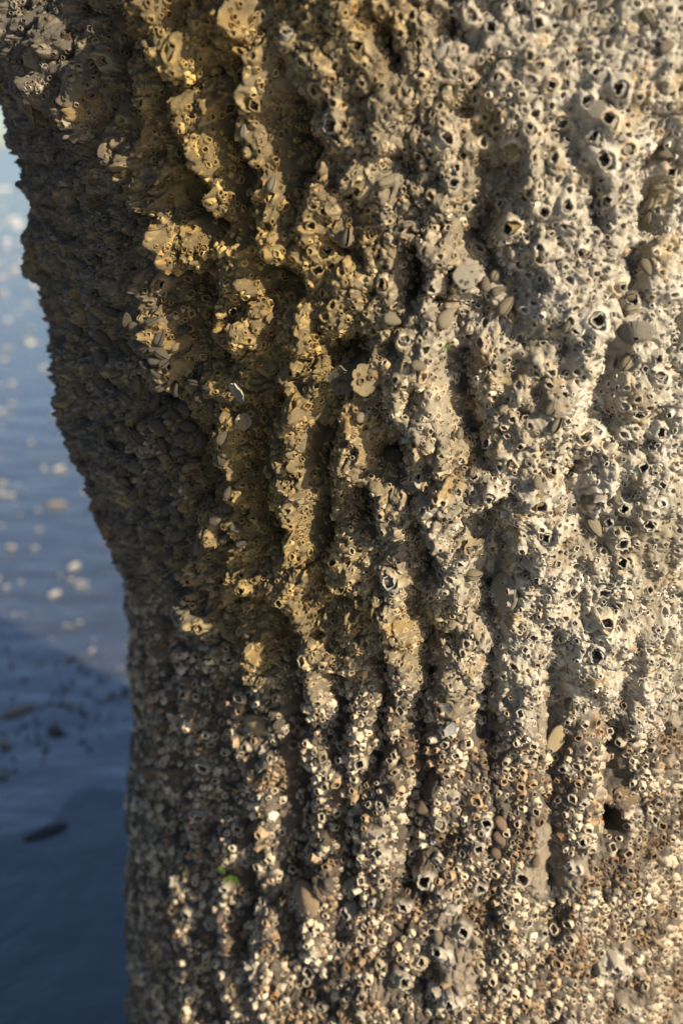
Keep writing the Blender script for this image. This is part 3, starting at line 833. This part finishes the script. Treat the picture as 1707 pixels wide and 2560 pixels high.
for x, y, l, a in [(1648,474,42,10),(1620,505,38,60),(1661,384,44,-20),(1664,118,46,20),(1615,44,50,-50),(1623,540,40,70),(1604,664,48,-50),
                   (1582,740,52,5),(1579,776,46,15),(1415,812,40,60),(1420,27,36,80),(839,367,40,-60),(680,461,48,70),(1150,1075,34,60),
                   (1540,1240,36,80),(1650,600,34,40),(1260,1020,34,50),(1330,1020,30,80),(905,1040,40,30),(940,1070,36,0),(800,1085,40,70),
                   (1390,1270,30,40),(1200,1330,34,40),(1180,1180,34,70),(880,375,36,30),(1020,560,34,20),(700,330,36,70),(870,905,38,10),(1045,915,46,-20)]:
    if (x, y) in ((1582, 740), (1579, 776)): mussel(x, y, l, a, 'mud', 'grey mussel stacked just above the ribbed limpet with the hole', 'mussels above the ribbed limpet')
    elif (x, y) in ((1648, 474), (1620, 505), (1623, 540)): mussel(x, y, l, a, 'mud', 'mussel on the rim of the dark upright hollow in the pale crust', 'mussels on the rim of the hollow')
    else: mussel(x, y, l, a, 'mud', ML, MG)
for x, y, l, a in [(1236,688,44,60),(1211,710,42,75),(1245,727,42,20),(1261,762,58,60),(1269,702,34,-40),(1280,793,36,-60)]:
    mussel(x, y, l, a, 'mud', 'mussel in the tight cluster tucked into the long shaded hollow', 'mussel cluster in the long hollow', edge=random.choice((.2, .7)))
for x, y, l, a in [(1253,2057,44,-50),(1250,2095,42,-40),(1242,2133,38,-70),(1256,2161,32,60),(1338,2150,36,80)]:
    mussel(x, y, l, a, 'brown', 'brown mussel in the vertical row between lower barnacle ridges', 'brown mussels in a row', edge=.9)
# the shaded pack on the dark flank
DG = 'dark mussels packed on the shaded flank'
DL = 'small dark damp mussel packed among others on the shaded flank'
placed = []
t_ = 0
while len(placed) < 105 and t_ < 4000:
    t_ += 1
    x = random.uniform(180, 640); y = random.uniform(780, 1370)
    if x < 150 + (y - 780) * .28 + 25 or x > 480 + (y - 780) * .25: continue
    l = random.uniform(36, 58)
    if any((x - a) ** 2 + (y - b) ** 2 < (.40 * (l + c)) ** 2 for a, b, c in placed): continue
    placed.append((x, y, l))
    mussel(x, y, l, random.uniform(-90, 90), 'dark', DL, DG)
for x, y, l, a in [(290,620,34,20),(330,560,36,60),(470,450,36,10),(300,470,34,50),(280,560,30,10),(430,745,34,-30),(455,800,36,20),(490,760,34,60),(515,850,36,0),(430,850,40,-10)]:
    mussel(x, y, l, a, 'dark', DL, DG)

def dome_mesh(name, nr=9, ns=28, ribs=0, ribamp=.03, apex=(.1, 0), hgt=.45, oval=.78, hole=0.0, seed=0, thick=True):
    r = np.random.default_rng(seed); V = []; F = []
    for i in range(nr + 1):
        t = i / nr; rad = hole + (1 - hole) * t
        for j in range(ns):
            a = j / ns * 2 * math.pi
            k = rad * (1 + .05 * math.cos(2 * a + seed) + .04 * math.cos(3 * a + 2 * seed) + .02 * r.normal() * t) * (1 + ribamp * t * math.cos(ribs * a))
            V.append((math.cos(a) * k + apex[0] * (1 - t), math.sin(a) * k * oval + apex[1] * (1 - t), hgt * (1 - t ** 1.7) + ribamp * .8 * t * math.cos(ribs * a) + .012 * math.cos(t * 22)))
    for j in range(ns):                     # edge turned under
        V.append((V[nr * ns + j][0] * .96, V[nr * ns + j][1] * .96, -.16))
    for i in range(nr + 1):
        for j in range(ns): F.append((i * ns + j, i * ns + (j + 1) % ns, (i + 1) * ns + (j + 1) % ns, (i + 1) * ns + j))
    if not hole:
        V.append((apex[0], apex[1], hgt)); k = len(V) - 1
        F = [f for f in F] + [(k, (j + 1) % ns, j) for j in range(ns)]
    me = bpy.data.meshes.new(name); me.from_pydata(V, [], [tuple(reversed(f)) if len(f) == 4 else f for f in F])
    me.polygons.foreach_set('use_smooth', np.ones(len(F), bool)); me.update(); return me

OVER = {'pale tan oval shell clinging above the lower grooves': 3, 'large brown limpet with a pale edge among the lower barnacles': 3, 'smooth round grey shell plate under a barnacle ridge edge': 9, 'dull brown limpet half overgrown on a lower ridge': 9, 'oval grey ribbed limpet with a small hole at its top': 3,
        'broken open ochre shell under the dark notch': 5, 'flat round silt coloured plate above the mussel cluster': 4, 'small ochre shell plate hanging under the glossy hollow valve': 5}
def shell_on_post(name, me, mat, x, y, rpx, roll, label, cat, tilt=0.0, flat=1.0, lift=.0005, tiltax=0.0, rr=.006):
    p, nv, m = on_post(x, y, lift + .0012, rr)
    o = link(name, me, None, mat); nb = OVER.get(label, 0)
    for k in range(nb):
        a_ = random.random() * 6.28; q_ = random.uniform(.35, .95)
        b_ = link('barnacle', BM['u', k % 5], o); b_.location = (math.cos(a_) * q_, math.sin(a_) * q_ * .85, .10); b_.scale = (random.uniform(.12, .24),) * 3
    rot = basis(nv, 0) @ Matrix.Rotation(tiltax, 3, 'Z') @ Matrix.Rotation(tilt, 3, 'X') @ Matrix.Rotation(math.radians(roll) - tiltax, 3, 'Z')
    o.matrix_world = Matrix.Translation(p) @ rot.to_4x4() @ Matrix.Diagonal((rpx * m, rpx * m, rpx * m * flat, 1))
    tag(o, label, cat); return o

o = shell_on_post('keyhole_limpet', dome_mesh('limpet', 10, 44, 22, .075, (.05, 0), .5, .72, .14, 3), M_LIMPET, 1587, 830, 46, 22, 'oval grey ribbed limpet with a small hole at its top', 'limpet')
shell_on_post('oyster_plate', dome_mesh('limpet', 8, 30, 9, .015, (.1, .1), .16, .95, 0, 5), M_LIMPET, 1256, 1478, 52, 40, 'smooth round grey shell plate under a barnacle ridge edge', 'oyster')
shell_on_post('limpet', dome_mesh('limpet', 9, 30, 12, .02, (-.1, .25), .40, .86, 0, 7), M_LIMPET_B, 770, 2240, 46, -30, 'large brown limpet with a pale edge among the lower barnacles', 'limpet', tilt=-.35, lift=.003)
shell_on_post('limpet', dome_mesh('limpet', 9, 30, 10, .02, (.1, .1), .42, .85, 0, 9), M_LIMPET_B, 648, 1812, 42, 20, 'dull brown limpet half overgrown on a lower ridge', 'limpet')
shell_on_post('slipper_shell', dome_mesh('limpet', 9, 26, 5, .02, (.3, .0), .2, .62, 0, 12), M_OYSTER, 1387, 1843, 36, 60, 'pale tan oval shell clinging above the lower grooves', 'shell', lift=.002)
shell_on_post('limpet', dome_mesh('limpet', 9, 28, 0, .0, (.0, .1), .16, .92, 0, 14), M_LIMPET_B, 1566, 1990, 34, 0, 'round olive limpet with a shiny rim beside the bore hole', 'limpet', tilt=-.1, lift=-.002)
shell_on_post('oyster_plate', dome_mesh('limpet', 8, 26, 7, .03, (.1, .0), .14, .8, 0, 15), M_LIMPET, 1489, 274, 26, 30, 'small grey oval shell plate between wide barnacle craters', 'oyster')
shell_on_post('snail', dome_mesh('limpet', 9, 26, 0, .0, (.2, .0), .7, .85, 0, 16), M_MUSSEL_D, 980, 1138, 26, 10, 'round dark snail sitting in the deep crack by the pale ridge', 'snail')
shell_on_post('snail', dome_mesh('limpet', 9, 26, 0, .0, (.2, .0), .8, .85, 0, 17), M_MUSSEL_B, 1058, 2018, 24, 60, 'round brown snail in the vertical lower groove', 'snail')
shell_on_post('oyster_plate', dome_mesh('limpet', 8, 28, 6, .03, (.0, .1), .12, .95, 0, 18), M_LIMPET, 1165, 690, 34, 0, 'flat round silt coloured plate above the mussel cluster', 'oyster', rr=.01)

def cup_mesh(name, seed, oval=.8, thick=.07, depth=.22, ns=34, nr=6):
    """a thin shell valve: outer and inner skin with a ragged rim"""
    r = np.random.default_rng(seed); V = []; F = []
    rag = 1 + .10 * np.cos(2 * np.arange(ns) / ns * 6.283 + seed) + .06 * np.cos(5 * np.arange(ns) / ns * 6.283 + 2 * seed) + .05 * np.cos(9 * np.arange(ns) / ns * 6.283 + seed * 3) + .045 * r.normal(size=ns)
    for skin in (0, 1):
        for i in range(nr + 1):
            t = i / nr
            for j in range(ns):
                a = j / ns * 6.283185
                k = t * rag[j]
                V.append((math.cos(a) * k, math.sin(a) * k * oval, -depth * (1 - t * t) + (thick if skin else 0) + .03 * r.normal() + .03 * math.cos(t * 15)))
    b = (nr + 1) * ns
    for i in range(nr):
        for j in range(ns):
            q = (i * ns + j, i * ns + (j + 1) % ns, (i + 1) * ns + (j + 1) % ns, (i + 1) * ns + j)
            F.append(q[::-1]); F.append(tuple(v + b for v in q))
    for j in range(ns):
        F.append((nr * ns + j, b + nr * ns + j, b + nr * ns + (j + 1) % ns, nr * ns + (j + 1) % ns)[::-1])
    me = bpy.data.meshes.new(name); me.from_pydata(V, [], F)
    me.polygons.foreach_set('use_smooth', np.ones(len(F), bool)); return me, ns, nr

def face_out(o, dist):
    d = (Vector((0, 0, HC)) - o.matrix_world.translation).normalized() + .45 * to_sun
    z = d.normalized(); x = z.orthogonal().normalized(); y = z.cross(x); s = o.scale[0]
    o.matrix_world = Matrix.Translation(o.matrix_world.translation + z * dist) @ Matrix((x, y, z)).transposed().to_4x4() @ Matrix.Scale(s, 4)
def cup(name, mat, mat_rim, x, y, rpx, roll, tilt, tiltax, label, seed, oval=.8, lift=.004, depth=.2, barn=0):
    me, ns, nr = cup_mesh('oyster_shell', seed, oval, depth=depth)
    me.materials.append(mat); me.materials.append(mat_rim)
    nf = len(me.polygons)
    for k in range(nf - ns, nf): me.polygons[k].material_index = 1
    o = shell_on_post(name, me, None, x, y, rpx, roll, label, 'oyster', tilt, 1.0, lift, tiltax)
    for k in range(barn):
        q = link('barnacle', BM['f', k % 5], o); q.location = ((.25, -.3, .05)[k % 3], (-.1, .15, -.45)[k % 3], -depth * .7 + .05); q.scale = (.28 - .06 * k,) * 3
    return o
ov = cup('oyster_shell', M_OYSTER, M_OYSTER_RIM, 916, 945, 42, 80, -.30, .3, 'upright oyster valve with a white rim and barnacles growing in it', 4, .8, .006, .16, 3)
face_out(ov, .006)
cup('oyster_shell', M_MUSSEL_D, M_OYSTER_RIM, 862, 948, 38, 60, .9, 1.2, 'dark oyster flake turned edge out next to the white-rimmed valve', 5, .85, .006, .12)
cup('oyster_shell', M_NACRE, M_OYSTER_RIM, 612, 975, 34, 70, .5, -1.2, 'grey shell valve showing its glossy hollow inside', 6, .75, .008, .32)
cup('oyster_shell', M_OYSTER, M_OYSTER_RIM, 636, 1045, 26, 70, .1, 0, 'small ochre shell plate hanging under the glossy hollow valve', 16, .75, .007, .1)
# the thin plate whose edge catches the sun: its plane holds the line of sight, its long side runs down the flank
me, ns, nr = cup_mesh('oyster_shell', 8, .5, .16, .10); me.materials.append(M_OYSTER)
pA, _, mA = on_post(70, 238); pB, _, _ = on_post(108, 298); pc = (pA + pB) / 2
axv = (pB - pA).normalized(); vw = (pc - Vector((0, 0, HC))).normalized(); nn = vw.cross(axv).normalized(); yy = nn.cross(axv)
o = link('oyster_shell', me); rr_ = 44 * mA
o.matrix_world = Matrix.Translation(pc - vw * .012) @ Matrix((axv, yy, nn)).transposed().to_4x4() @ Matrix.Scale(rr_, 4)
tag(o, 'thin oyster plate standing edge out in full sun on the dark flank', 'oyster')
cup('oyster_shell', M_OYSTER, M_OYSTER, 592, 1955, 26, 8, 1.2, .1, 'thin tan shell edge stuck crosswise in a lower groove', 9, .5, .003, .08)
cup('oyster_shell', M_NACRE, M_WHITE, 1118, 1760, 20, 20, .4, 0, 'white chipped shell flake on the ridge', 10, .6, .004, .1)
cup('oyster_shell', M_WHITE, M_WHITE, 1128, 1815, 24, 60, .2, 1, 'bleached white shell scrap lower down the same ridge', 11, .7, .004, .12)
cup('oyster_shell', M_OYSTER, M_OYSTER_RIM, 1187, 1362, 30, 30, -.4, .4, 'broken open ochre shell under the dark notch', 13, .85, .005, .55)

# tufts of green alga in the damp grooves
def tuft_mesh(seed):
    r = np.random.default_rng(seed); V = []; F = []
    for k in range(26):
        a = r.random() * 6.28; ln = r.uniform(.5, 1.1); bx, by = r.normal(size=2) * .35
        dx, dy = math.cos(a) * .4, math.sin(a) * .4; wx, wy = -math.sin(a) * .07, math.cos(a) * .07
        b = len(V)
        for t in (0, .5, 1):
            ww = 1 - t * .8
            V += [(bx + dx * t * t * 2 - wx * ww, by + dy * t * t * 2 - wy * ww, ln * t), (bx + dx * t * t * 2 + wx * ww, by + dy * t * t * 2 + wy * ww, ln * t)]
        F += [(b, b + 1, b + 3, b + 2), (b + 2, b + 3, b + 5, b + 4)]
    me = bpy.data.meshes.new('alga'); me.from_pydata(V, [], F); return me
AL = [tuft_mesh(3), tuft_mesh(4)]
for x, y, r, lab in [(350, 605, 16, 'small green alga tuft in the shaded crust near dark mussels'), (680, 615, 9, 'tiny green alga tuft under the hanging crust knob'),
                     (1116, 862, 12, 'green alga fleck on the smooth silt patch'), (588, 2185, 20, 'bright green alga tuft between the lower ridges'),
                     (612, 2020, 12, 'green alga sprig in a lower groove above the bright tuft'), (560, 2165, 14, 'green alga sprig touching the bright tuft')]:
    shell_on_post('alga_tuft', AL[int(x) % 2], M_ALGA, x, y, r, 0, lab, 'alga')

# ------------------------------------------------------------------ shells and pebbles on the sand
def pebble_mesh(seed, flat=.55):
    r = np.random.default_rng(seed); V = []; F = []; nu, nv_ = 10, 7
    p = r.random(8) * 6.28
    for i in range(nv_ + 1):
        th = math.pi * i / nv_
        for j in range(nu):
            a = j / nu * 6.2832
            k = 1 + .16 * math.cos(2 * a + p[0]) * math.sin(th) + .10 * math.cos(3 * a + p[1]) + .12 * math.cos(2 * th + p[2])
            V.append((math.sin(th) * math.cos(a) * k, math.sin(th) * math.sin(a) * k * .8, math.cos(th) * flat * k + flat * .7))
    for i in range(nv_):
        for j in range(nu): F.append((i * nu + j, (i + 1) * nu + j, (i + 1) * nu + (j + 1) % nu, i * nu + (j + 1) % nu))
    me = bpy.data.meshes.new('pebble'); me.from_pydata(V, [], F); me.polygons.foreach_set('use_smooth', np.ones(len(F), bool)); return me
PB = [pebble_mesh(k) for k in range(4)]
for m_ in PB: m_.materials.append(M_STONE)
def clam_mesh(mat, seed):
    me = dome_mesh('clam', 8, 30, 26, .03, (-.35, 0), .42, .86, 0, seed); me.materials.append(mat); return me
CL = [clam_mesh(M_WHITE, 1), clam_mesh(M_WHITE, 2)]; CLO = clam_mesh(M_ORANGE, 3)
def beach(name, me, x, y, rpx, label, cat, group=None, stretch=1.0, rz=None):
    p, t = ground(x, y); r = rpx * t / FPX
    o = link(name, me); o.location = (p.x, p.y, .006 if 'clam' in name or 'shell' in name else 0)
    o.rotation_euler = (0, 0, random.random() * 6.28 if rz is None else rz); o.scale = (r * stretch * random.uniform(.9, 1.3), r * random.uniform(.6, 1.0), r * .8)
    return tag(o, label, cat, group)
SH = [(134,1042,20,1.5),(77,1108,15,1),(110,1170,15,1.2),(148,1172,15,1.5),(7,1208,14,1),(4,1232,14,1),(27,1370,19,1),(185,1418,19,1),(52,1457,15,1),
      (137,1487,19,1.2),(178,1452,12,1),(215,1460,14,1),(30,960,17,1.3),(5,1030,18,1),(78,858,16,1.2),(85,708,20,1),(15,602,20,1),(11,634,19,1),(62,653,17,1),
      (38,674,18,1),(6,691,17,1),(10,730,14,1),(13,472,14,2),(88,772,16,1),(68,850,12,1),(30,1010,12,1),(12,900,14,1),(131,1600,11,1),(100,1660,12,2.2),(210,1230,10,1.4),
      (50,1290,9,1),(200,1560,9,1),(60,1540,9,1),(20,800,12,1),(45,560,16,1.4)]
for i, (x, y, r, st) in enumerate(SH):
    beach('clam_shell', CL[i % 2], x, y, r * random.uniform(.35, .95), 'small bleached white clam shell lying on the wet sand', 'shell', 'bleached shells strewn on wet sand', st)
for i in range(70):
    y = random.uniform(470, 1690); x = random.uniform(-10, np.interp(y, [470, 850, 1160, 1350, 1700], [55, 125, 215, 265, 300]))
    beach('clam_shell', CL[i % 2], x, y, random.uniform(3, 9), 'small bleached white clam shell lying on the wet sand', 'shell', 'bleached shells strewn on wet sand', random.uniform(1, 1.8))
beach('clam_shell', CLO, 45, 1780, 24, 'long orange and white shell on the gravel rim of the pool', 'shell', None, 1.6, .6)
beach('clam_shell', CL[0], 178, 1765, 15, 'large pale shell on the gravel rim of the pool', 'shell', None, 1.2)
beach('clam_shell', CL[1], 6, 1938, 17, 'white shell at the water edge of the pool', 'shell', None, 1.2)
beach('clam_shell', CLO, 12, 1864, 16, 'tan shell lying over a dark stone on the gravel rim', 'shell', None, 1.1)
beach('pebble', PB[0], 138, 1829, 20, 'dark stone lying in the gravel rim of the pool', 'stone', None, 1.3)
beach('pebble', PB[1], 140, 1262, 16, 'dark brown stone alone on the wet sand', 'stone', None, 1.7, .1)
for i in range(120):
    t = random.random()
    x = t * 330 + random.gauss(0, 12); y = 1880 - 190 * (t ** .8) + random.gauss(0, 55)
    if x < -20: continue
    beach('pebble', PB[i % 4], x, y, random.uniform(3, 8), 'small grey pebble in the gravel rim of the tide pool', 'pebble', 'pebbles along the pool rim', random.uniform(1, 1.4))
# razor shell in the pool
me, ns, nr = cup_mesh('razor_shell', 21, .26, .03, .10)
me.materials.append(M_STONE)
p, t = ground(118, 2085); o = link('razor_shell', me); r = 56 * t / FPX
o.location = (p.x, p.y, .008); o.rotation_euler = (0, 0, .62); o.scale = (r, r, r)
tag(o, 'long grey razor shell lying in the shallow pool', 'shell')
